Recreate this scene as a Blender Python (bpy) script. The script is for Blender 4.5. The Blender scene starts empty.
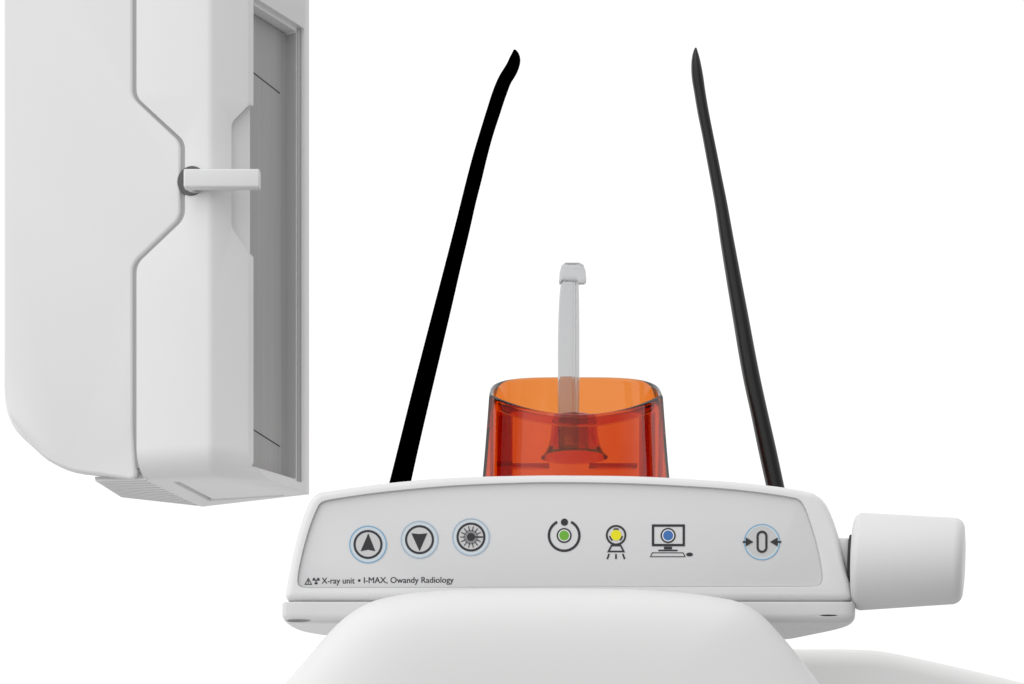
import bpy, bmesh, math
from mathutils import Vector, Matrix

sc = bpy.context.scene
COL = sc.collection
W, H, F, HY = 1024, 684, 2000.0, 900.0      # picture size, focal length in pixels, eye level (row)
EYE = Vector((0, 0, 1.2))
rad = math.radians

# ------------------------------------------------------------------ scale helpers
def at(px, py, d):                      # measured sizes: a point seen at (px, py) at distance d
    return Vector(((px - 512) * d / F, d, EYE.z + (HY - py) * d / F))

# ------------------------------------------------------------------ materials
def mat(name, col, rough=0.4, spec=0.5, metal=0.0, noise=0.0, bump=0.0, scale=200, trans=0.0, ior=1.46, coat=0.0):
    m = bpy.data.materials.new(name); m.use_nodes = True
    nt = m.node_tree; b = nt.nodes['Principled BSDF']
    b.inputs['Base Color'].default_value = (*col, 1)
    b.inputs['Roughness'].default_value = rough
    b.inputs['Metallic'].default_value = metal
    b.inputs['Specular IOR Level'].default_value = spec
    b.inputs['IOR'].default_value = ior
    b.inputs['Transmission Weight'].default_value = trans
    b.inputs['Coat Weight'].default_value = coat
    if noise or bump:
        tc = nt.nodes.new('ShaderNodeTexCoord')
        n = nt.nodes.new('ShaderNodeTexNoise'); n.inputs['Scale'].default_value = scale; n.inputs['Detail'].default_value = 4
        nt.links.new(tc.outputs['Object'], n.inputs['Vector'])
        if noise:
            mp = nt.nodes.new('ShaderNodeMapRange')
            mp.inputs['To Min'].default_value = rough - noise; mp.inputs['To Max'].default_value = rough + noise
            nt.links.new(n.outputs['Fac'], mp.inputs['Value']); nt.links.new(mp.outputs['Result'], b.inputs['Roughness'])
        if bump:
            bp = nt.nodes.new('ShaderNodeBump'); bp.inputs['Strength'].default_value = bump; bp.inputs['Distance'].default_value = 0.0002
            nt.links.new(n.outputs['Fac'], bp.inputs['Height']); nt.links.new(bp.outputs['Normal'], b.inputs['Normal'])
    return m

M_SHELL = mat('satin_white_paint', (.73, .73, .73), .42, .4, noise=.05, bump=.05, scale=900)
M_LOW = mat('low_arm_paint', (.78, .78, .777), .45, .4, noise=.04, bump=.03, scale=700)
M_COVER = mat('satin_white_cover', (.73, .73, .73), .42, .4, noise=.05, bump=.05, scale=900)
M_CONS = mat('console_plastic', (.72, .72, .725), .38, .45, noise=.05, bump=.05, scale=900)
M_TRAY = mat('tray_plastic', (.63, .63, .635), .32, .5, noise=.05, bump=.05, scale=900)  # darker grey than the console plastic, used on the lower tray
M_MEMB = mat('membrane_grey', (.66, .66, .668), .5, .3, noise=.05, bump=.04, scale=1500)
M_ARM = mat('gloss_white_paint', (.715, .715, .713), .45, .4, noise=.04, bump=.03, scale=700)
M_KNOB = mat('knob_plastic', (.65, .65, .65), .4, .4, noise=.05, bump=.05, scale=900)
M_CORE = mat('inner_frame_grey', (.36, .36, .36), .6, .2)
M_GAP = mat('dark_gasket', (.04, .04, .042), .7, .2)
M_VENT = mat('vent_plastic', (.55, .55, .55), .5, .3)
M_WIN = mat('carbon_window_grey', (.41, .41, .41), .5, .3, noise=.04, bump=.05, scale=600)
nt_w = M_WIN.node_tree; tcw = next(n for n in nt_w.nodes if n.type == 'TEX_COORD'); now = next(n for n in nt_w.nodes if n.type == 'TEX_NOISE')
mpw = nt_w.nodes.new('ShaderNodeMapping'); mpw.inputs['Scale'].default_value = (1, 1, .015)      # vertical brushed grain
nt_w.links.new(tcw.outputs['Object'], mpw.inputs['Vector']); nt_w.links.new(mpw.outputs['Vector'], now.inputs['Vector'])
crw = nt_w.nodes.new('ShaderNodeMapRange'); crw.inputs['To Min'].default_value = .36; crw.inputs['To Max'].default_value = .45
nt_w.links.new(now.outputs['Fac'], crw.inputs['Value']); nt_w.links.new(crw.outputs['Result'], nt_w.nodes['Principled BSDF'].inputs['Base Color'])
M_LINE = mat('black_print', (.035, .035, .04), .5, .3)
M_DARKMETAL = mat('dark_steel', (.09, .09, .09), .35, .5, metal=.6)
M_STEEL = mat('brushed_steel', (.45, .45, .45), .35, .5, metal=.7, noise=.08, scale=500)
M_BLACK = mat('matte_black_rod', (.0, .0, .0), 1.0, 0.0)
M_SATIN = mat('satin_black_rod', (.006, .006, .006), .30, .34, noise=.05, bump=.08, scale=600)
M_BLUE = mat('blue_print', (.22, .42, .60), .5, .3)
M_PALEBLUE = mat('pale_blue_print', (.52, .66, .74), .5, .3)
M_GREYBLUE = mat('grey_blue_print', (.38, .48, .58), .5, .3)
M_BTN = mat('button_silver', (.56, .56, .56), .35, .5, metal=.15)
M_MID = mat('grey_print', (.24, .24, .25), .5, .3)
M_WHITEP = mat('white_print', (.82, .82, .84), .5, .3)
M_LG = mat('green_lamp', (.14, .40, .03), .3, .5)
M_LY = mat('yellow_lamp', (.80, .72, .0), .3, .5)
M_LB = mat('blue_lamp', (.04, .15, .42), .3, .5)
M_ORANGE = mat('orange_clear_plastic', (.82, .385, .15), .0, .5, trans=1.0, ior=1.38)
M_CLEAR = mat('clear_plastic', (.80, .80, .805), .02, .5, trans=.84, ior=1.40)
def absorb(m, sig):                     # tint that deepens with thickness, per metre
    nt = m.node_tree; a = nt.nodes.new('ShaderNodeVolumeAbsorption'); mx = max(sig)
    a.inputs['Density'].default_value = mx * 1.001
    a.inputs['Color'].default_value = (*[1 - v / (mx * 1.001) for v in sig], 1)
    nt.links.new(a.outputs[0], nt.nodes['Material Output'].inputs['Volume'])
absorb(M_ORANGE, (30, 175, 420))
absorb(M_CLEAR, (42, 41, 40))

# ------------------------------------------------------------------ object helpers
ROOT = {}
def thing(name, label, cat, loc, group=None):
    o = bpy.data.objects.new(name, None); COL.objects.link(o)
    o.location = loc; o.empty_display_size = .02
    o['label'] = label; o['category'] = cat
    if group: o['group'] = group
    ROOT[o] = Vector(loc)
    return o

def smooth(me, ang=32):
    bm = bmesh.new(); bm.from_mesh(me)
    for f in bm.faces: f.smooth = True
    for e in bm.edges:
        if len(e.link_faces) == 2:
            e.smooth = e.calc_face_angle(0) < rad(ang)
        else: e.smooth = False
    bm.to_mesh(me); bm.free()

def link(name, me, m, parent=None, ang=32, label=None):
    """mesh in world coordinates -> object parented to its thing / part"""
    off = Vector((0, 0, 0))
    if parent is not None: off = ROOT[parent]
    me.transform(Matrix.Translation(-off))
    smooth(me, ang)
    me.materials.clear(); me.materials.append(m)
    o = bpy.data.objects.new(name, me); COL.objects.link(o)
    if parent is not None: o.parent = parent; ROOT[o] = off
    if label: o['label'] = label
    return o

def tomesh(bm, name='m', fix=True):
    bmesh.ops.remove_doubles(bm, verts=bm.verts, dist=2e-6)
    if fix: bmesh.ops.recalc_face_normals(bm, faces=bm.faces)
    me = bpy.data.meshes.new(name); bm.to_mesh(me); bm.free(); return me

def fillet(pts, r, n=8):
    """round the corners of a closed polygon; r number or list"""
    out = []; N = len(pts)
    for i, p in enumerate(pts):
        ri = r[i] if isinstance(r, (list, tuple)) else r
        p = Vector(p); a = Vector(pts[i - 1]) - p; b = Vector(pts[(i + 1) % N]) - p
        if ri <= 0: out.append(p); continue
        ang = a.angle(b); t = ri / math.tan(ang / 2)
        t = min(t, a.length * .49, b.length * .49)
        p0 = p + a.normalized() * t; p1 = p + b.normalized() * t
        if abs(ang - math.pi) < .02: out.append(p); continue
        rr = t * math.tan(ang / 2)
        c = p + (a.normalized() + b.normalized()).normalized() * (rr / math.sin(ang / 2))
        v0 = p0 - c; v1 = p1 - c; th = math.pi - ang
        k = max(2, int(n * th / 1.57) + 1)
        for j in range(k + 1):
            s = j / k
            out.append(c + (v0 * math.sin((1 - s) * th) + v1 * math.sin(s * th)) / math.sin(th))
    return out

def dense(pts, step):
    out = []; N = len(pts)
    for i in range(N):
        a = Vector(pts[i]); b = Vector(pts[(i + 1) % N])
        k = max(1, int((b - a).length / step))
        for j in range(k): out.append(a + (b - a) * j / k)
    return out

def area(pts):
    return sum(pts[i - 1][0] * pts[i][1] - pts[i][0] * pts[i - 1][1] for i in range(len(pts))) / 2

def inset(pts, s):
    N = len(pts); sg = 1 if area(pts) > 0 else -1; out = []
    for i in range(N):
        p = pts[i]; a = (p - pts[i - 1]).normalized(); b = (pts[(i + 1) % N] - p).normalized()
        na = Vector((-a.y, a.x)) * sg; nb = Vector((-b.y, b.x)) * sg
        m = (na + nb).normalized(); c = max(.4, m.dot(na))
        out.append(p + m * s / c)
    if s > .0005:                       # points that crossed over at a tight corner collapse onto the last good one
        seg = [(pts[i - 1].x, pts[i - 1].y, pts[i].x - pts[i - 1].x, pts[i].y - pts[i - 1].y) for i in range(N)]
        def dist(q):
            best = 9
            for x, y, dx, dy in seg:
                l = dx * dx + dy * dy
                if l < 1e-14: continue
                t = ((q.x - x) * dx + (q.y - y) * dy) / l; t = 0 if t < 0 else 1 if t > 1 else t
                e = (q.x - x - t * dx) ** 2 + (q.y - y - t * dy) ** 2
                if e < best: best = e
            return math.sqrt(best)
        ok = [dist(q) > s * .97 for q in out]
        if any(ok) and not all(ok):
            st = ok.index(True)
            for j in range(1, N):
                i = (st + j) % N
                if not ok[i]: out[i] = out[(i - 1) % N].copy()
    return out

def chaikin(pts, it=2):
    pts = [Vector(p) for p in pts]
    for _ in range(it):
        q = []
        for i in range(len(pts)):
            a, b = pts[i], pts[(i + 1) % len(pts)]
            if (b - a).length > .03: q += [a.lerp(b, .003 / (b - a).length), b.lerp(a, .003 / (b - a).length)]
            else: q += [a.lerp(b, .25), a.lerp(b, .75)]
        pts = q
    return pts

class Frame:
    def __init__(s, O, U, V, N): s.O, s.U, s.V, s.N = Vector(O), Vector(U), Vector(V), Vector(N)
    def __call__(s, u, v, n=0): return s.O + s.U * u + s.V * v + s.N * n

def loft(fr, loops, capA=True, capB=True):
    """loops: list of (pts2d, n)"""
    bm = bmesh.new(); rings = []
    for pts, n in loops: rings.append([bm.verts.new(fr(p[0], p[1], n)) for p in pts])
    K = len(rings[0])
    for a, b in zip(rings, rings[1:]):
        for i in range(K):
            j = (i + 1) % K
            bm.faces.new((a[i], a[j], b[j], b[i]))
    if capA: bm.faces.new(rings[0])
    if capB: bm.faces.new(rings[-1][::-1])
    return bm

def plate(fr, pts, front, back, rf=.001, rb=.001, seg=6):
    """slab with rounded edges; n runs from back to front along the frame normal"""
    pts = [Vector(p) for p in pts]; L = []
    for k in range(seg + 1):
        t = k / seg * math.pi / 2
        L.append((inset(pts, rb * (1 - math.sin(t))), back + rb * (1 - math.cos(t))))
    for k in range(seg + 1):
        t = k / seg * math.pi / 2
        L.append((inset(pts, rf * (1 - math.cos(t))), front - rf * (1 - math.sin(t))))
    return loft(fr, L)

def prism(fr, pts, n0, n1):
    pts = [Vector(p) for p in pts]
    return loft(fr, [(pts, n0), (pts, n1)])

def boolean(me, cutters):
    o = bpy.data.objects.new('tmp', me); COL.objects.link(o); cs = []
    for c in cutters:
        co = bpy.data.objects.new('tmpc', tomesh(c)); COL.objects.link(co); cs.append(co)
        md = o.modifiers.new('b', 'BOOLEAN'); md.operation = 'DIFFERENCE'; md.object = co; md.solver = 'EXACT'
    dg = bpy.context.evaluated_depsgraph_get(); dg.update()
    r = bpy.data.meshes.new_from_object(o.evaluated_get(dg))
    for x in [o] + cs: bpy.data.objects.remove(x)
    return r

def softbevel(me, w, ang=35, seg=2):
    o = bpy.data.objects.new('tmp', me); COL.objects.link(o)
    md = o.modifiers.new('b', 'BEVEL'); md.width = w; md.segments = seg; md.limit_method = 'ANGLE'; md.angle_limit = rad(ang); md.use_clamp_overlap = True
    dg = bpy.context.evaluated_depsgraph_get(); dg.update()
    r = bpy.data.meshes.new_from_object(o.evaluated_get(dg)); bpy.data.objects.remove(o); return r

def catmull(P, n=12):
    out = []
    for i in range(len(P) - 1):
        p0 = P[max(i - 1, 0)]; p1 = P[i]; p2 = P[i + 1]; p3 = P[min(i + 2, len(P) - 1)]
        for j in range(n):
            t = j / n
            out.append(tuple(.5 * ((2 * b) + (-a + c) * t + (2 * a - 5 * b + 4 * c - d) * t * t + (-a + 3 * b - 3 * c + d) * t ** 3) for a, b, c, d in zip(p0, p1, p2, p3)))
    out.append(tuple(P[-1])); return out

def sweep(path, sec, close_pts=True):
    """path: list of (Vector, a, b); sec(a,b)->list of (x,y) ; side axis lies in the XZ plane"""
    bm = bmesh.new(); rings = []
    for i, (p, a, b) in enumerate(path):
        t = (path[min(i + 1, len(path) - 1)][0] - path[max(i - 1, 0)][0]).normalized()
        Y = Vector((0, 1, 0)); side = t.cross(Y).normalized(); up = side.cross(t).normalized()
        rings.append([bm.verts.new(p + side * x + up * y) for x, y in sec(a, b)])
    K = len(rings[0])
    for A, B in zip(rings, rings[1:]):
        for i in range(K): bm.faces.new((A[i], A[(i + 1) % K], B[(i + 1) % K], B[i]))
    bm.faces.new(rings[0]); bm.faces.new(rings[-1][::-1])
    return bm

def ellipse(a, b, n=28, e=2.0):
    r = []
    for k in range(n):
        t = 2 * math.pi * k / n; c, s = math.cos(t), math.sin(t)
        r.append((math.copysign(abs(c) ** (2 / e), c) * a, math.copysign(abs(s) ** (2 / e), s) * b))
    return r

# ================================================================== 1. X-RAY HEAD (left)
S = 1.1
c12, s12 = math.cos(rad(12)), math.sin(rad(12))
A = Vector((-.186, 1.0))                      # plan coordinates, before the scale S
U2 = Vector((c12, -s12))
def fp(px, py):                               # point of the head's front face (local u, z)
    k = (px - 512) / F; s = (k + .186) / (.978 + .208 * k); d = 1 - .208 * s
    return Vector((s * S, (HY - py) * d / F * S))
HF = Frame((A.x * S, A.y * S, EYE.z), (c12, -s12, 0), (0, 0, 1), (-s12, -c12, 0))
head = thing('x_ray_head', 'large white rounded x-ray head box with recessed grey side window, hanging at upper left', 'x-ray head', (A.x * S, 1.05 * S, EYE.z + .2125 * S))
Z0, ZT = .2125, .64

# main shell: outline with the zigzag seam on its right side
seam = [(132.5, -330), (132.5, 97), (180.5, 142), (180.5, 218), (132.5, 264), (132.5, 478)]
out = [fp(0, -330)] + [fp(*p) for p in seam] + [fp(66, 470), fp(44, 459), fp(0, 417)]
rr = [.02, .001, .010, .010, .010, .010, .004, .06, .03, .045]
ol = dense(fillet(out, rr, 10), .012)
shell = plate(HF, ol, .0, -.020, .0019, .006, 6)
# softer rounding of the outer silhouette: extra rings on the left and bottom side
bm = shell
for v in bm.verts:
    q = v.co - HF.O; u = q.dot(HF.U); z = q.z; n = q.dot(HF.N)
    zb = fp(100, 474).y; k = 0
    if z < zb + .030: k = max(k, (zb + .030 - z) / .030)
    ul = fp(0, 300).x
    kl = max(0, (ul + .010 - u) / .010)
    if k > 0: v.co -= HF.N * .006 * min(1.0, k) ** 2 * (1 if n > -.012 else -1.2)
    if kl > 0: v.co -= HF.N * .004 * kl ** 2
link('main_shell', tomesh(bm), M_SHELL, head)

# rear housing behind the shell, above the vent
PL = Frame((0, 0, EYE.z), (1, 0, 0), (0, 1, 0), (0, 0, 1))
def back(p, t): return Vector(p) + Vector((s12, c12)) * t
D = Vector((-.168, 1.081)); C = Vector((-.1072, 1.042)); C2 = Vector((-.1058, 1.0475))
V1 = Vector((-.2100, 1.0262)); V2 = Vector((-.2062, 1.057))
rear = [Vector((-.2135, 1.030)), V2, D - Vector((.0008, 0)), back((-.1868, 1.0), .026)]
rear[0] = back((-.2085, 1.0054), .030)
bm = prism(PL, [p * S for p in rear], (Z0 + .0020) * S, ZT * S)
link('rear_housing', softbevel(tomesh(bm), .002), M_SHELL, head)

# vent grille on the underside
vq = [back((-.2135, 1.0052), .0095), Vector((-.2062, 1.057)), Vector((-.1688, 1.081)), back((-.1868, 1.0), .0095)]
bm = prism(PL, [p * S for p in vq], (Z0 + .0010) * S, (Z0 + .0022) * S)
vg = link('vent_grille', tomesh(bm), M_VENT, head)
bm = bmesh.new(); ns = 13
for k in range(ns):
    a = (k + .15) / ns; b = (k + .70) / ns
    q = [vq[0].lerp(vq[1], a), vq[0].lerp(vq[1], b), vq[3].lerp(vq[2], b), vq[3].lerp(vq[2], a)]
    lo = [bm.verts.new(PL(p.x * S, p.y * S, (Z0 + .0001) * S)) for p in q]; hi = [bm.verts.new(PL(p.x * S, p.y * S, (Z0 + .0014) * S)) for p in q]
    bm.faces.new(lo); bm.faces.new(hi[::-1])
    for i in range(4): bm.faces.new((lo[i], lo[(i + 1) % 4], hi[(i + 1) % 4], hi[i]))
link('vent_slats', tomesh(bm), M_SHELL, vg)

# inner frame filling the seam groove
core = [back((-.1955, 1.002), .0022), back((-.1955, 1.002), .019), back((-.150, .9925), .019), back((-.150, .9925), .0028)]
cz = [fp(126, -320), fp(126, 100), fp(175, 147), fp(175, 215), fp(126, 260), fp(126, 385), fp(136.5, 385), fp(137, 268), fp(186, 222), fp(186, 138), fp(137, 92), fp(137, -320)]
bm = prism(HF, cz, -.014, -.0013)
link('inner_frame', tomesh(bm), M_CORE, head)
bm = bmesh.new(); prev = None; zb = fp(100, 474).y
for q in range(19):
    y = 385 + 81 * q / 18; row = []
    kq = min(1, max(0, (zb + .030 - fp(132, y).y) / .030))
    for x, nn in ((131, -.0013), (137.5, -.0013), (137.5, -.0040), (131, -.0040)):
        p = fp(x, y); row.append(bm.verts.new(HF(p.x, p.y, nn - .006 * kq ** 2 * .8 - .0006 * kq)))
    if prev:
        for i_ in range(4): bm.faces.new((prev[i_], prev[(i_ + 1) % 4], row[(i_ + 1) % 4], row[i_]))
    else: bm.faces.new(row)
    prev = row
bm.faces.new(prev[::-1])
link('inner_frame', tomesh(bm), M_CORE, head)

# front cover: lofted in height with a rounded bottom front edge
F1 = Vector((-.1498, .9923)); F2 = Vector((-.1316, 1.0008)); A1 = A - U2 * .0031; AL = Vector((-.1893, 1.0007)); 
R = .014
def layer(i, z):
    """plan outline of the cover with its front pushed in by i"""
    dAD = (D - A1).normalized(); dFC = (C - F2).normalized()
    n1 = Vector((s12, c12)); d2 = (F2 - F1).normalized(); n2 = Vector((-d2.y, d2.x))
    if n2.y < 0: n2 = -n2
    a = A1 + dAD * i
    m = (n1 + n2).normalized(); f1 = F1 + m * (i / m.dot(n1))
    t = i / max(.3, dFC.dot(n2)); f2 = F2 + dFC * t
    P = [a, f1, f2, C + dFC * 0, C2, D]
    return P
def layer_pts(i):
    P = layer(i, 0); 
    return [p * S for p in fillet(P, [0, .006, .0026, .0012, .0020, .0010], 14)]
L = []
nb = 12
for k in range(nb + 1):
    t = k / nb * math.pi / 2
    L.append((layer_pts(R * (1 - math.sin(t))), (Z0 + R * (1 - math.cos(t))) * S))
for z in (.30, .40, .50, ZT): L.append((layer_pts(0), z * S))
n0 = min(len(l[0]) for l in L); assert all(len(l[0]) == n0 for l in L)
cov = tomesh(loft(PL, L))
# zigzag seam side: extend to the left with a tab plate, then trimmed
dS = (C - F2).normalized(); LS = (C - F2).length * S
SF = Frame((F2.x * S, F2.y * S, EYE.z), (dS.x, dS.y, 0), (0, 0, 1), (dS.y, -dS.x, 0))
gap = 3.0
zc = [fp(110, 97 - 3), fp(133 + gap, 97 - gap * .4), fp(180.5 + gap + 1, 142 - gap * .4), fp(180.5 + gap + 1, 218 + gap * .4), fp(133 + gap, 264 + gap * .4), fp(110, 267)]
zc = [fp(110, -340), fp(133.5 + gap, -340), fp(133.5 + gap, 97), fp(182 + gap, 141.5), fp(182 + gap, 218.5), fp(133.5 + gap, 264.5), fp(133.5 + gap, 520), fp(110, 520)]
cutA = prism(HF, fillet(zc, [0, 0, .010, .010, .010, .010, 0, 0], 6), -.021, .02)
L1, T1 = LS * .055, LS * .93
cut1 = prism(SF, fillet([(LS * .075, .2168 * S), (LS * .965, .2168 * S), (LS * .965, .4535 * S), (LS * .075, .4535 * S)], .0015, 3), -.0028, .02)
cut2 = prism(SF, fillet([(LS * .080, .2185 * S), (LS * .895, .2185 * S), (LS * .895, .4512 * S), (LS * .080, .4512 * S)], .0015, 3), -.0105, .02)
# finger notch in the edge beside the window
d2 = (F2 - F1).normalized(); n2 = Vector((d2.y, -d2.x))
NF = Frame((F2.x * S, F2.y * S, EYE.z), (d2.x, d2.y, 0), (0, 0, 1), (n2.x, n2.y, 0))
def zz(py, d=1.0): return (HY - py) * d / F * S
nt_ = [(.012, zz(98)), (.0, zz(104)), (-.0100, zz(125)), (-.0100, zz(230)), (.0, zz(252)), (.012, zz(262))]
cut3 = prism(NF, fillet(nt_, [0, .004, .007, .007, .004, 0], 8), -.0042, .02)
def up(px, py, z=Z0):
    d = z * F / (HY - py); return Vector(((px - 512) * d / F, d)) * S
def gprism(a, b, w):
    dd = (b - a).normalized(); nn = Vector((-dd.y, dd.x)) * w / 2
    return prism(PL, [a - nn, b - nn, b + nn, a + nn], (Z0 - .002) * S, (Z0 + .0022) * S)
g1 = gprism(up(176, 482), up(212, 500.5), .0042)
g2 = gprism(up(208, 500.2), up(284, 495.5), .0042)
cov = boolean(cov, [cutA, cut1, cut2, cut3, g1, g2])
cov = softbevel(cov, .0010, 38, 3)
link('front_cover', cov, M_COVER, head, 28)

# grey window inside the recess with its printed corner marks
bm = prism(SF, [(LS * .083, .219 * S), (LS * .888, .219 * S), (LS * .888, .4505 * S), (LS * .083, .4505 * S)], -.0102, -.0094)
win = link('detector_window', tomesh(bm), M_WIN, head)
bm = prism(SF, [(LS * .888, .219 * S), (LS * .894, .219 * S), (LS * .894, .4505 * S), (LS * .888, .4505 * S)], -.0102, -.0032)
link('window_frame', tomesh(bm), M_WIN, win)
bm = prism(SF, [(LS * .898, .2175 * S), (LS * .962, .2175 * S), (LS * .962, .4528 * S), (LS * .898, .4528 * S)], -.0027, -.0019)
link('window_seal', softbevel(tomesh(bm), .0004), M_WIN, head)
for za, zb_ in ((.4220, .4178), (.2410, .2348)):
    bm = prism(SF, [(LS * .083, za * S), (LS * .76, zb_ * S), (LS * .76, zb_ * S + .0006), (LS * .083, za * S + .0006)], -.0095, -.0092)
    link('corner_mark', tomesh(bm), M_LINE, win)
bm = prism(SF, [(LS * .80, .222 * S), (LS * .806, .222 * S), (LS * .806, .448 * S), (LS * .80, .448 * S)], -.0095, -.0093)
link('side_groove', tomesh(bm), M_CORE, win)

# lever on its round pivot
def disc(fr, c, r, n0, n1, N=40, r2=None):
    return loft(fr, [([Vector((c[0] + math.cos(2 * math.pi * k / N) * q, c[1] + math.sin(2 * math.pi * k / N) * q)) for k in range(N)], n) for q, n in ((r, n0), (r2 or r, n1))])
pc = fp(191.5, 181); rp = 15 * S / F
pv = link('pivot_ring', tomesh(disc(HF, pc, rp, -.001, .0006, r2=rp * .97)), M_DARKMETAL, head)
link('pivot_disc', tomesh(disc(HF, (pc.x + .0024, pc.y - .0006), rp * .80, .0006, .0012, r2=rp * .76)), M_STEEL, pv)
dlv = 1.0845
BF = Frame((0, dlv, EYE.z), (1, 0, 0), (0, 0, 1), (0, -1, 0))
def lv(px, py): return Vector(((px - 512) * dlv / F, (HY - py) * dlv / F))
bm = prism(BF, [lv(184, 188.2), lv(260, 188.2), lv(260, 169.8), lv(184, 169.8)], -.004, .002)
link('lever', softbevel(tomesh(bm), .0010, 35, 4), M_CONS, head)
link('lever_stem', tomesh(disc(HF, (pc.x + .0035, pc.y - .0015), .0025, .0008, .0090)), M_STEEL, pv)

# ================================================================== 2. CONTROL CONSOLE
d0 = 1.05
CF = Frame((0, d0, EYE.z), (1, 0, 0), (0, 0, 1), (0, -1, 0))
def cp(px, py, d=d0): return Vector(((px - 512) * d / F, (HY - py) * d / F))
console = thing('control_console', 'curved white control console with grey button panel and printed icons', 'control console', (0, d0 + .05, EYE.z + .148))
top = catmull([(318, 491.5), (380, 482.5), (450, 476.5), (520, 474.3), (570, 474), (640, 475), (720, 479.5), (780, 485.5), (814, 491.5)], 6)
o_ = [(284, 600.5), (286, 585), (293, 548), (303, 514), (310, 498)]
rgt = [(826, 500), (836, 522), (845, 556), (852, 590), (853, 600.5)]
op = [cp(*p) for p in o_ + top + rgt]
ol = dense(chaikin(op), .006)
body = tomesh(plate(CF, ol, .0, -.085, .0042, .004, 7))
mt = catmull([(331, 499), (380, 492), (450, 485.5), (520, 482.5), (570, 482), (640, 483.5), (720, 488), (770, 493.5), (797, 498)], 6)
mo = [(299, 588), (296.5, 580), (301, 556), (309, 527), (317, 507), (321, 501.5)] + mt + [(803, 502), (809, 516), (818, 545), (823, 572), (823, 582), (818, 586.5)]
mp = chaikin([cp(*p) for p in mo])
body = boolean(body, [prism(CF, dense(mp, .01), -.0022, .02)])
link('housing', body, M_CONS, console, 30)
memb = link('button_panel', tomesh(plate(CF, inset([Vector(p) for p in dense(mp, .01)], .0004), -.0016, -.0024, .0004, .0001, 2)), M_MEMB, console)
# dark gasket between housing and lower tray
gk = [cp(288, 599), cp(848, 599), cp(848, 606), cp(288, 606)]
link('gasket', tomesh(prism(CF, gk, -.060, -.0050)), M_CORE, console)
# lower tray
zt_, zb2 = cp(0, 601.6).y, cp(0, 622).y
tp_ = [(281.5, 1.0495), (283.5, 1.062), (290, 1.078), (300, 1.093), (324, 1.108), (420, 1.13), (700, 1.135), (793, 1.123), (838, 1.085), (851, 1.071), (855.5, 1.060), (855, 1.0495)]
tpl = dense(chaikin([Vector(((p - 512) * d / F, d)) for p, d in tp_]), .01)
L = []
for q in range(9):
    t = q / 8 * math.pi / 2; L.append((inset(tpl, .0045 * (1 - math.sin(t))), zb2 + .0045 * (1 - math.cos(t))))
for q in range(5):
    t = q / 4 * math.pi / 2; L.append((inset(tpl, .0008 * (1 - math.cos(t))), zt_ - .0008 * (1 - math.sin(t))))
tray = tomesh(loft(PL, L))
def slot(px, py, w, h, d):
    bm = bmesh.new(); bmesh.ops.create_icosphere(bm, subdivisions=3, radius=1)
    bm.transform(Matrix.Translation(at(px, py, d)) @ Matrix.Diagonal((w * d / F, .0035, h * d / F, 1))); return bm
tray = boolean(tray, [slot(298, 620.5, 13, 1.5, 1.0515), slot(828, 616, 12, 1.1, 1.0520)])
link('lower_tray', softbevel(tray, .0005, 40, 2), M_TRAY, console, 30)

# knob and its washer plate
kx = at(906, 561.5, 1.055)
kax = Vector((math.cos(rad(14)), -math.sin(rad(14)), -.035)).normalized()
ky = Vector((0, 0, 1)).cross(kax).normalized(); kz = kax.cross(ky)
def lathe(O, ax, e1, e2, prof, N=64, closed=False):
    bm = bmesh.new(); rings = []
    for t, r in prof: rings.append([bm.verts.new(O + ax * t + e1 * r * math.cos(2 * math.pi * k / N) + e2 * r * math.sin(2 * math.pi * k / N)) for k in range(N)])
    pr = list(zip(rings, rings[1:])) + ([(rings[-1], rings[0])] if closed else [])
    for a, b in pr:
        for i in range(N): bm.faces.new((a[i], a[(i + 1) % N], b[(i + 1) % N], b[i]))
    if not closed: bm.faces.new(rings[0]); bm.faces.new(rings[-1][::-1])
    return bm
px_ = 1.055 / F
def arc(t0, r0, R, a0, a1, n=8): return [(t0 + R * math.cos(rad(a0 + (a1 - a0) * k / n)), r0 + R * math.sin(rad(a0 + (a1 - a0) * k / n))) for k in range(n + 1)]
K = px_
prof = [(-52 * K, 20 * K)] + arc(-43 * K, (48.5 - 9) * K, 9 * K, 180, 95) + arc(46 * K, (42 - 10) * K, 10.5 * K, 85, 0) + [(57.5 * K, 20 * K), (57.8 * K, 5 * K)]
knob = link('knob', tomesh(lathe(kx, kax, ky, kz, prof)), M_KNOB, console)
link('knob_shaft', tomesh(lathe(kx, kax, ky, kz, [(-56 * K, 27 * K), (-48 * K, 27 * K)])), M_GAP, knob)
wp = [(838, 536), (851, 536), (854.5, 600), (842, 600)]
bm = prism(CF, [cp(*p) for p in wp], -.030, -.0045)
link('knob_mount', softbevel(tomesh(bm), .0012, 35, 3), M_CONS, console)

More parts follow.
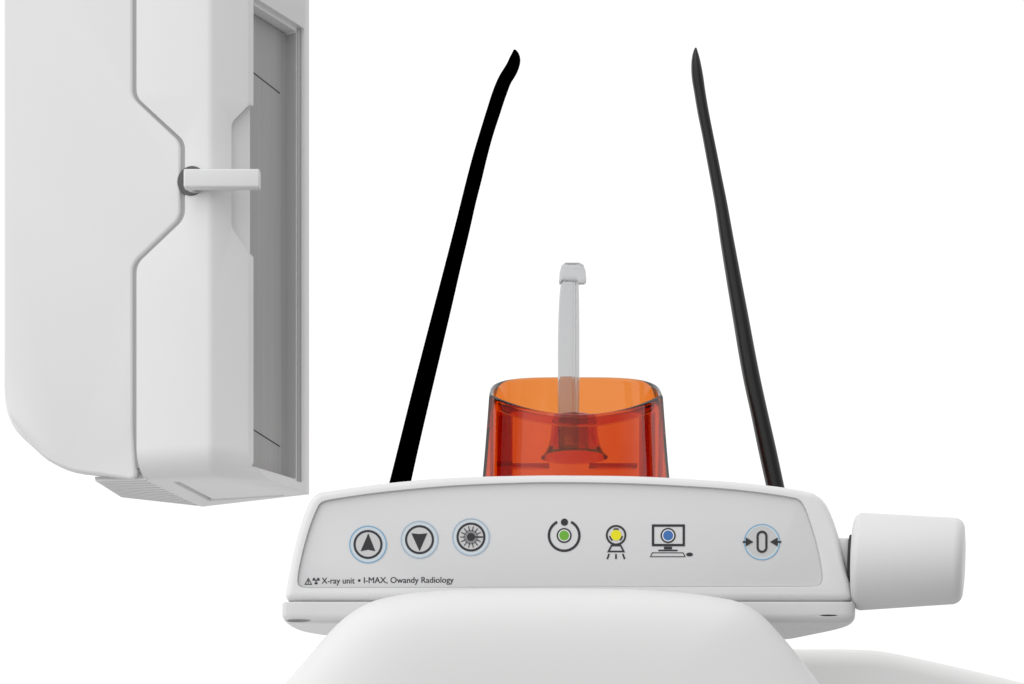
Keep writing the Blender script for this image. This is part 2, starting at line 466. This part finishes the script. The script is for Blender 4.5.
# ---------------- printed symbols
class Ink:
    def __init__(s): s.bm = bmesh.new()
    def poly(s, P, lv=1):
        n = -.0016 + .00008 * lv
        a = area([Vector(p) for p in P]); P = P if a < 0 else P[::-1]
        top = [s.bm.verts.new(CF(*cp(x, y), n + .00005)) for x, y in P]
        bot = [s.bm.verts.new(CF(*cp(x, y), n - .00005)) for x, y in P]
        s.bm.faces.new(top); s.bm.faces.new(bot[::-1])
        for i in range(len(P)): s.bm.faces.new((top[i], bot[i], bot[(i + 1) % len(P)], top[(i + 1) % len(P)]))
        return s
    def disk(s, c, r, lv=1, ry=None, N=40): return s.poly([(c[0] + r * math.cos(2 * math.pi * k / N), c[1] + (ry or r) * math.sin(2 * math.pi * k / N)) for k in range(N)], lv)
    def ring(s, c, r1, r2, lv=1, a0=0, a1=360, N=56):
        full = abs(a1 - a0) >= 360; n = -.0016 + .00008 * lv; vs = []
        for k in range(N if full else N + 1):
            t = rad(a0 + (a1 - a0) * k / N)
            vs.append([s.bm.verts.new(CF(*cp(c[0] + r * math.cos(t), c[1] - r * math.sin(t)), n + h)) for r in (r1, r2) for h in (.00005, -.00005)])
        M = len(vs)
        for k in range(M if full else M - 1):
            a = vs[k]; b = vs[(k + 1) % M]
            for i, j in ((0, 2), (2, 3), (3, 1), (1, 0)): s.bm.faces.new((a[i], a[j], b[j], b[i]))
        if not full:
            for a in (vs[0], vs[-1]): s.bm.faces.new((a[0], a[1], a[3], a[2]))
        return s
    def line(s, a, b, w, lv=1):
        a = Vector(a); b = Vector(b); n = (b - a).normalized(); n = Vector((-n.y, n.x)) * w / 2
        return s.poly([tuple(a - n), tuple(b - n), tuple(b + n), tuple(a + n)], lv)
    def frame(s, P, w, lv=1):
        Pv = [Vector(p) for p in P]; I = inset(Pv, w); N = len(P)
        for i in range(N): s.poly([tuple(Pv[i]), tuple(Pv[(i + 1) % N]), tuple(I[(i + 1) % N]), tuple(I[i])], lv)
        return s
    def out(s, name, m, parent, label=None): return link(name, tomesh(s.bm), m, parent, label=label)

def button(c, ringmat, sym, name, halo=True):
    p = Ink().disk(c, 18.2, 1).out('button', M_WHITEP if False else M_MEMB, console, name)
    Ink().ring(c, 17.6, 14.6, 2).out('halo_ring', M_HALO, p)
    Ink().ring(c, 18.9, 17.7, 3).out('outer_ring', ringmat, p)
    Ink().disk(c, 13, 3).out('button_face', M_BTN, p)
    Ink().ring(c, 14.5, 12.3, 4).out('dark_ring', M_LINE, p)
    return p
M_HALO = mat('pale_halo_print', (.60, .66, .70), .5, .3)
b1 = button((367.8, 544), M_BLUE, None, 'round button with upward arrow')
Ink().poly([(368.1, 532.8), (375.2, 550.8), (367.9, 549.3), (360.4, 550.8)], 5).out('up_arrow', M_LINE, b1)
b2 = button((419.4, 539.2), M_GREYBLUE, None, 'round button with downward arrow')
Ink().poly([(411.3, 532.9), (419.4, 533.6), (427.2, 532.9), (419.4, 550.8)], 5).out('down_arrow', M_LINE, b2)
b3 = button((470.9, 536.6), M_GREYBLUE, None, 'round button with lamp rays')
i_ = Ink().disk((470.9, 536.6), 7.3, 5); i_.out('lamp_glow', M_MID, b3)
i_ = Ink().disk((470.9, 536.6), 4, 6)
for k in range(14):
    t = 2 * math.pi * k / 14; i_.line((470.9 + 6 * math.cos(t), 536.6 + 6 * math.sin(t)), (470.9 + 10.8 * math.cos(t), 536.6 + 10.8 * math.sin(t)), .9, 6)
i_.line((470.9, 536.6), (483, 536.6), 1.4, 7)
i_.out('lamp_rays', M_LINE, b3)
# power
pw = Ink().ring((564.2, 535), 16.5, 14.0, 2, 117, 423).disk((564.5, 521.6), 3.6, 2).ring((564.2, 535), 7.5, 5.8, 2).out('power_symbol', M_LINE, console)
Ink().ring((564.2, 535), 5.9, 5.0, 3).out('lamp_rim', M_WHITEP, pw)
Ink().disk((564.2, 535), 5.0, 4).out('green_lamp', M_LG, pw)
# exposure
ex = Ink().ring((616.2, 534.7), 10.3, 8.3, 2)
for a in (90, 210, 330): ex.ring((616.2, 534.7), 7.0, 5.6, 2, a - 24, a + 24, 10)
ex.frame([(611.2, 544.2), (621.2, 544.2), (625.2, 551.8), (607.2, 551.8)], 1.6, 3)
for a, b in (((609.2, 553.4), (607.4, 558.6)), ((616.1, 553.6), (616.1, 558.6)), ((622.9, 553.4), (624.8, 558.6))): ex.line(a, b, 1.7, 2)
ex = ex.out('exposure_symbol', M_LINE, console)
Ink().disk((616.2, 534.7), 5.2, 4).out('yellow_lamp', M_LY, ex)
# computer
co = Ink().frame([(652.0, 523.8), (685.2, 523.8), (685.2, 545.8), (652.0, 545.8)], 2.4, 2).ring((668.3, 535), 7.6, 5.9, 2)
co.poly([(664.2, 546.2), (672.2, 546.2), (672.2, 548.8), (664.2, 548.8)], 2).poly([(658.5, 549.2), (677.8, 549.2), (677.8, 550.7), (658.5, 550.7)], 2)
co.frame([(652.2, 551.9), (683.6, 551.9), (686, 556.6), (650, 556.6)], .8, 2).disk((689.8, 554), 3.4, 2, 1.9)
co = co.out('computer_symbol', M_LINE, console)
Ink().ring((668.3, 535), 6.0, 5.0, 3).out('lamp_rim', M_WHITEP, co)
Ink().disk((668.3, 535), 5.0, 4).out('blue_lamp', M_LB, co)
# zero button
zc_ = (762.3, 541.6)
z = Ink().disk(zc_, 17, 1).out('button', M_BTN, console, 'round button with zero between two arrows')
Ink().ring(zc_, 17, 15.4, 2).out('halo_ring', M_HALO, z)
Ink().ring(zc_, 18.1, 17, 3).out('outer_ring', M_BLUE, z)
zi = Ink()
cap = [(762.3 + 5.5 * math.cos(rad(t)), 535.7 - 5.5 * math.sin(rad(t))) for t in range(0, 181, 15)] + [(762.3 - 5.5 * math.cos(rad(t)), 547 + 5.5 * math.sin(rad(t))) for t in range(0, 181, 15)]
zi.frame(cap, 2.2, 5)
zi.line((743, 541.5), (747, 541.5), 1.8, 5).poly([(746, 537), (753.6, 541.5), (746, 546)], 6)
zi.line((778, 541.5), (781.6, 541.5), 1.8, 5).poly([(778, 537), (770.4, 541.5), (778, 546)], 6)
zi.out('zero_symbol', M_LINE, z)
# writing
def text(s, x0, x1, base, size, name, tilt=.0045):
    cu = bpy.data.curves.new('t', 'FONT'); cu.body = s; cu.size = 1; cu.resolution_u = 4; cu.offset = 0
    o = bpy.data.objects.new('t', cu); COL.objects.link(o)
    bpy.context.view_layer.update()
    me = bpy.data.meshes.new_from_object(o.evaluated_get(bpy.context.evaluated_depsgraph_get()))
    bpy.data.objects.remove(o)
    xs = [v.co.x for v in me.vertices]; a, b = min(xs), max(xs)
    for v in me.vertices:
        px = x0 + (v.co.x - a) / (b - a) * (x1 - x0); py = base - v.co.y * size - (px - 321) * tilt
        v.co = CF(*cp(px, py), -.0016 + .00012)
    b2_ = bmesh.new(); b2_.from_mesh(me); g_ = bmesh.ops.duplicate(b2_, geom=b2_.verts[:] + b2_.edges[:] + b2_.faces[:])
    for v in g_['geom']:
        if isinstance(v, bmesh.types.BMVert): v.co += Vector((.00012, -.00003, .00003))
    b2_.to_mesh(me); b2_.free()
    return link(name, me, M_LINE, console)
text('X-ray unit', 321.3, 354.3, 583.2, 8.6, 'lettering')
text('I-MAX, Owandy Radiology', 363.6, 453.4, 582.9, 8.6, 'lettering')
Ink().disk((359, 580.1), 1.3, 2).out('lettering_dot', M_LINE, console)
Ink().frame([(308, 577.2), (311.9, 584.3), (304.1, 584.3)], .75, 2).line((308, 579.6), (308, 582), .8, 2).disk((308, 583), .45, 2).out('warning_triangle', M_LINE, console)
tf = Ink().disk((315.8, 580.2), .9, 2)
for a in (150, 30, 270): tf.ring((315.8, 580.2), 3.7, 1.3, 2, a - 30, a + 30, 8)
tf.out('radiation_trefoil', M_LINE, console)

# ================================================================== 3. FOREGROUND SUPPORT ARM
dn = 1.0
def dp(px, py): return Vector(((px - 512) * dn / F, (HY - py) * dn / F))
DF = Frame((0, dn, EYE.z), (1, 0, 0), (0, 0, 1), (0, -1, 0))
dome = thing('support_arm', 'smooth white rounded support arm rising in front of the console', 'support arm', at(555, 860, 1.02))
dome_o = [(150, 860), (262, 715), (288, 684), (306, 663), (327, 637), (343, 620), (358, 608.5), (374, 600), (390, 595.2), (410, 591.6), (440, 589), (480, 587.5), (560, 587), (640, 588), (690, 591.5), (718, 595.5), (738, 600), (752, 606.5), (766, 618), (780, 634), (792, 648), (806, 667), (820, 686), (845, 725), (925, 860)]
pts = dense(chaikin([dp(556 + (x - 556) * (1.012 if y < 600 else 1.035), y - 8) for x, y in dome_o], 1), .005)
dcn = dp(556, 800)
L = [([dcn + (p - dcn) * .97 for p in pts], -.050), ([dcn + (p - dcn) * .99 for p in pts], -.044), (pts, -.034)]
for q in range(1, 29):
    t = q / 28; f_ = math.cos(t * math.pi / 2 * .93) ** .32 if t < 1 else .45
    L.append(([dcn + (p - dcn) * f_ for p in pts], -.034 + .034 * math.sin(t * math.pi / 2) ** .9))
link('arm_body', tomesh(loft(DF, L)), M_ARM, dome, 75)

# ================================================================== 4. LOWER ARM AT THE RIGHT
low = thing('lower_arm', 'smooth white tapering arm running out of the lower right corner', 'arm', at(900, 800, 1.12))
dl = 1.22
LF = Frame((0, dl, EYE.z), (1, 0, 0), (0, 0, 1), (0, -1, 0))
def lp(px, py): return Vector(((px - 512) * dl / F, (HY - py) * dl / F))
lo = catmull([(700, 647), (795, 647), (850, 647), (885, 649), (930, 658), (985, 670.5), (1040, 684), (1130, 708)], 6) + [(1130, 900), (700, 900)]
link('arm_body', tomesh(plate(LF, dense([lp(*p) for p in lo], .008), .0, -.06, .012, .01, 12)), M_LOW, low, 60)

# ================================================================== 5. TEMPLE SUPPORTS
def hermite(rows, n=70):
    rows = sorted(rows, key=lambda r: -r[2]); Y = [r[2] for r in rows]; out = []
    def col(j):
        v = [r[j] for r in rows]; N = len(v); sl = []
        for i in range(N):
            if i == 0: sl.append((v[1] - v[0]) / (Y[1] - Y[0]))
            elif i == N - 1: sl.append((v[-1] - v[-2]) / (Y[-1] - Y[-2]))
            else:
                h0, h1 = Y[i] - Y[i - 1], Y[i + 1] - Y[i]
                sl.append(((v[i] - v[i - 1]) / h0 * h1 + (v[i + 1] - v[i]) / h1 * h0) / (h0 + h1))
        return v, sl
    A_, B_ = col(0), col(1)
    for i in range(len(rows) - 1):
        h = Y[i + 1] - Y[i]; m = max(2, int(abs(h) / 4))
        for q in range(m):
            t = q / m; a = 2 * t ** 3 - 3 * t * t + 1; b = t ** 3 - 2 * t * t + t; c = -2 * t ** 3 + 3 * t * t; d = t ** 3 - t * t
            out.append(tuple(a * v[i] + b * h * sl[i] + c * v[i + 1] + d * h * sl[i + 1] for v, sl in (A_, B_)) + (Y[i] + t * h,))
    out.append(rows[-1]); return out
def temple(rows, d, depth, m, label, tipe=2.0):
    P = []
    base = at((rows[0][0] + rows[0][1]) / 2, rows[0][2], d)
    rows = hermite(rows)
    t = thing('temple_support', label, 'temple support', base, 'temple supports rising behind the console')
    for l, r, y in rows: P.append((at((l + r) / 2, y, d), max(.0001, (r - l) / 2 * d / F * (rows_c * (1 + (.07 if m is M_BLACK else 0) * min(1, max(0, (95 - y) / 30))))), depth))
    return t, P
rows_c = .975
L_rows = [(381.5, 403.8, 512), (389.5, 411, 482), (398.3, 418.8, 447), (410, 429.7, 400), (422.8, 441.6, 350), (435.8, 453.4, 300), (444.9, 461.4, 265), (453.9, 469.8, 230), (461.4, 476.6, 200), (466.9, 482.2, 178), (472.8, 487.5, 156), (479.4, 493.4, 134), (486.2, 500.5, 112), (493.2, 507.5, 91), (499, 512.3, 78.5), (503.5, 516.6, 71.5), (507, 519.2, 65.5), (509.6, 520.3, 59), (511.8, 518.4, 53.5), (513.3, 515.6, 50)]
t, P = temple(L_rows, 1.12, .0035, M_BLACK, 'matte black temple rod on the left, with a bent rounded tip')
link('rod', tomesh(sweep(P, lambda a, b: ellipse(a, min(b, a * 1.1), 28, 2.2))), M_BLACK, t, 50)
R_rows = [(772, 790, 512), (765.6, 784, 484), (757.5, 776, 447), (750.3, 768, 412), (743.3, 761, 380), (732, 748.5, 315), (719.9, 734.2, 240), (714, 726.8, 200), (710, 722.3, 178), (705.9, 717.9, 156), (701.8, 713.4, 134), (697.3, 709.1, 112), (693.6, 705.4, 90), (691.5, 703.6, 77), (691, 701.6, 66), (692, 699.3, 56), (693.6, 697.6, 50.5), (694.8, 696.8, 48)]
t, P = temple(R_rows, 1.12, .006, M_SATIN, 'glossy dark grey temple rod on the right, with a pointed tip')
def blade(a, b):                                   # ridge-backed section: two facets towards the viewer
    b = min(b, a * 1.3)
    pts = [(-a, 0), (-a * .93, .25 * b), (-a * .15, .8 * b), (a * .15, .85 * b), (a * .93, .25 * b), (a, 0), (a * .8, -.6 * b), (a * .1, -b), (-a * .1, -b), (-a * .8, -.6 * b)]
    out = []
    for i in range(len(pts)):
        p, q = pts[i], pts[(i + 1) % len(pts)]
        out += [p, ((p[0] + q[0]) / 2, (p[1] + q[1]) / 2)]
    return out
link('rod', tomesh(sweep(P, blade)), M_SATIN, t, 60)

# ================================================================== 6. ORANGE CHIN CUP AND CLEAR BITE STICK
dc = 1.11
k = dc / F
cupbase = at(576, 900, dc); cupbase.z = EYE.z + .2225
cup = thing('chin_rest', 'transparent orange chin rest cup standing on top of the console', 'chin rest', cupbase)
cx = cupbase.x
KF = Frame((cx, dc, EYE.z), (1, 0, 0), (0, 1, 0), (0, 0, 1))
ztop = (HY - 397.5) * k; zbot = .2225
def cupring(a, bn, bf, N=120):            # rounded far side, pointed bow towards the viewer
    r = []
    for i in range(N):
        t = 2 * math.pi * i / N; c, q = math.cos(t), math.sin(t)
        x = math.copysign(abs(c) ** (2 / 3.6), c)
        y = bf * abs(q) ** (2 / 3.6) if q >= 0 else -bn * (1 - abs(x) ** 2.1)
        r.append(Vector((x * a, y)))
    return r
def rim(y): return ztop + y * .50         # the rim rises towards the back
def cup_wall(a0, a1, bn0, bf0, bn1, bf1, th, n=8):
    bm = bmesh.new(); rings = []
    def ring(f, off, dz=0):
        e = f ** .8
        P = cupring(a0 + (a1 - a0) * e - off, bn0 + (bn1 - bn0) * e - off, bf0 + (bf1 - bf0) * e - off)
        rings.append([bm.verts.new(KF(p.x, p.y, zbot + (rim(p.y) - zbot) * f + dz)) for p in P])
    for i in range(n + 1): ring(i / n, 0)
    for o, dz in ((.15, .35), (.5, .5), (.85, .35)): ring(1, th * o, th * dz)
    for i in range(n, -1, -1): ring(i / n, th)
    rings.append(rings[0])
    for A_, B_ in zip(rings, rings[1:]):
        for i in range(len(A_)): bm.faces.new((A_[i], A_[(i + 1) % len(A_)], B_[(i + 1) % len(A_)], B_[i]))
    return bm
link('cup_wall', tomesh(cup_wall(96 * k, 87 * k, .047, .046, .043, .043, .0028)), M_ORANGE, cup, 40)
# thick lip band under the front rim, pillars and ledges inside
def strip(x0, x1, d0_, d1_, th, n=30):
    bm = bmesh.new(); P = []
    for i in range(n + 1):
        x = x0 + (x1 - x0) * i / n; a = 83.5 * k; y = -.0395 * (1 - min(1, abs(x / a)) ** 2.1)
        P.append([bm.verts.new(KF(x, y + o, rim(y) - z)) for o, z in ((0, d1_), (th, d1_), (th, d0_), (0, d0_))])
    for p, q in zip(P, P[1:]):
        for i in range(4): bm.faces.new((p[i], p[(i + 1) % 4], q[(i + 1) % 4], q[i]))
    bm.faces.new(P[0]); bm.faces.new(P[-1][::-1]); return bm
bz = lambda py, d: (HY - py) * d / F
link('lip_band', softbevel(tomesh(strip(-76 * k, 76 * k, .0012, .0058, .0018)), .0005), M_ORANGE, cup, 40)
for x in (-70, 70):
    q = fillet([((x - 8) * k, -.002), ((x + 8) * k, -.002), ((x + 7) * k, .008), ((x - 7) * k, .008)], .0025, 4)
    zt2 = bz(411, 1.113)
    bm = loft(KF, [(q, zbot), (q, zt2 - .002), (inset(q, .0006), zt2 - .0006), (inset(q, .002), zt2)])
    link('pillar', tomesh(bm), M_ORANGE, cup, 40)
    q2 = fillet([((x - 3) * k, .0140), ((x + 3) * k, .0140), ((x + 3) * k, .0180), ((x - 3) * k, .0180)], .0012, 4)
    link('rib', tomesh(loft(KF, [(q2, zbot), (q2, zt2 - .003), (inset(q2, .0006), zt2 - .002)])), M_ORANGE, cup, 40)
for x0, x1 in ((-78, -26), (14, 62)):
    bm = prism(KF, [(x0 * k, .010), (x1 * k, .010), (x1 * k, .020), (x0 * k, .020)], bz(467, 1.12), bz(463.5, 1.12))
    link('ledge', softbevel(tomesh(bm), .0005), M_ORANGE, cup)
for x in (-82.5, 83):  # added strips standing in for the dark refraction lines at the cup's sides
    bm = prism(KF, [((x - 1.6) * k, .0), ((x + 1.6) * k, .0), ((x + 1.6) * k, .016), ((x - 1.6) * k, .016)], zbot + .012, ztop - .001)
    link('edge_dark_strip', softbevel(tomesh(bm), .0007, 35, 2), M_ORANGE, cup)
# central socket
O = Vector((cx - 1.5 * k, dc, EYE.z))
X, Y, Zv = Vector((1, 0, 0)), Vector((0, 1, 0)), Vector((0, 0, 1))
z_ = lambda py: (HY - py) * k
so = [(z_(458), 33 * k), (z_(455), 30 * k), (z_(448), 26 * k), (z_(436), 23.5 * k), (z_(424), 22.5 * k), (z_(418.5), 20.5 * k), (z_(416), 17 * k), (z_(415.5), 13.5 * k), (z_(416.5), 12.5 * k), (z_(419), 13 * k), (z_(421.5), 17.5 * k), (z_(426), 19.5 * k), (z_(438), 20.5 * k), (z_(449), 23 * k), (z_(455.5), 27.5 * k), (z_(458), 30.5 * k)]
sock = link('socket', tomesh(lathe(O, Zv, X, Y, so, 40, True)), M_ORANGE, cup, 40)
tb = [(z_(448), 12.5 * k), (z_(420), 12.5 * k), (z_(420), 14.2 * k), (z_(448), 14.2 * k)]
link('inner_tube', tomesh(lathe(O, Zv, X, Y, tb, 32, True)), M_ORANGE, sock, 40)

stick = thing('bite_stick', 'clear plastic bite stick with a hooked tip standing in the chin rest', 'bite stick', at(568, 446, dc))
rowsS = [(558.5, 578.5, 446), (558, 579, 420), (557.8, 579.3, 380), (557.8, 579.3, 340), (558.6, 579.2, 310), (560, 578.8, 290), (561.5, 578.6, 281.2)]
ds = lambda y: dc - .012 * max(0, (446 - y) / 180) ** 2
P = [(at((l + r) / 2, y, ds(y)), (r - l) / 2 * ds(y) / F, .0042) for l, r, y in catmull(rowsS, 6)]
def barsec(a, b):
    P = [(-1, -.45), (-.80, -1), (.36, -1), (.44, -.62), (.62, -.62), (.70, -.95), (.88, -.95), (1, -.6), (1, .7), (.8, 1), (-.8, 1), (-1, .7)]
    return [(-p.x * a, p.y * b) for p in fillet(P, [.08] * len(P), 2)]
link('stem', tomesh(sweep(P, barsec)), M_CLEAR, stick, 30)
# hooked tip: side profile, rounded
tc = at(573, 275, ds(273))
TF = Frame(tc, (1, 0, 0), (0, 0, 1), (0, -1, 0))
kk = ds(273) / F
tp = [(-14.2, -8.5), (-13.5, 1), (-11.5, 8), (-8, 10.8), (6, 10.8), (10.5, 8.5), (12.6, 2), (13.4, -7.5), (11.5, -9), (5, -9), (4.2, -6), (-9, -6), (-11, -9)]
tpp = dense(fillet([(a * kk, b * kk) for a, b in tp], .0012, 4), .002)
link('hooked_tip', tomesh(plate(TF, tpp, .0045, -.0035, .0016, .0016, 4)), M_CLEAR, stick, 40)

# ================================================================== LIGHT
w = bpy.data.worlds.new('World'); sc.world = w; w.use_nodes = True
nt = w.node_tree; bg = nt.nodes['Background']
tcn = nt.nodes.new('ShaderNodeTexCoord'); sx = nt.nodes.new('ShaderNodeSeparateXYZ'); nt.links.new(tcn.outputs['Generated'], sx.inputs[0])
def math_(op, a, b=None, c=None, clamp=False):
    n = nt.nodes.new('ShaderNodeMath'); n.operation = op; n.use_clamp = clamp
    for i, v in enumerate((a, b, c)):
        if v is None: continue
        if isinstance(v, (int, float)): n.inputs[i].default_value = v
        else: nt.links.new(v, n.inputs[i])
    return n.outputs[0]
# white cyclorama all round the far side, softer studio light on the camera's side: brighter from the left and above
g = math_('ADD', math_('MULTIPLY', sx.outputs[0], -.66), .95)
g = math_('ADD', g, math_('MULTIPLY', sx.outputs[2], .38))
g = math_('MAXIMUM', g, .12)
f = math_('MULTIPLY_ADD', sx.outputs[1], 1.6, .45, True)       # 0 on the camera's side, 1 beyond the objects
low_ = math_('MULTIPLY_ADD', sx.outputs[2], .52, 1.0, True)     # less light from the floor
far = math_('MULTIPLY', low_, 1.08)
st = math_('ADD', math_('MULTIPLY', f, far), math_('MULTIPLY', math_('SUBTRACT', 1.0, f), math_('MULTIPLY', g, low_)))
nt.links.new(st, bg.inputs['Strength']); bg.inputs['Color'].default_value = (1, 1, 1, 1)

def lamp(name, loc, target, size, power):
    l = bpy.data.lights.new(name, 'AREA'); l.shape = 'RECTANGLE'; l.size = size; l.size_y = size; l.energy = power
    o = bpy.data.objects.new(name, l); COL.objects.link(o); o.location = loc
    o.rotation_euler = (Vector(target) - Vector(loc)).to_track_quat('-Z', 'Y').to_euler(); return o
lamp('softbox', (-.9, 0, 3.4), (0, 1.05, 1.4), 1.2, 5.0)

# ================================================================== CAMERA
cam = bpy.data.cameras.new('camera'); co_ = bpy.data.objects.new('camera', cam); COL.objects.link(co_)
co_.location = EYE; co_.rotation_euler = (rad(90), 0, 0)
cam.sensor_width = 36; cam.lens = 36 * F / W; cam.shift_y = (HY - H / 2) / W; cam.clip_start = .01; cam.clip_end = 100
sc.camera = co_
sc.render.engine = 'CYCLES'
sc.cycles.max_bounces = 24; sc.cycles.transmission_bounces = 24; sc.cycles.transparent_max_bounces = 16
sc.cycles.use_denoising = True
sc.view_settings.view_transform = 'Standard'; sc.view_settings.look = 'None'; sc.view_settings.exposure = 0; sc.view_settings.gamma = 1
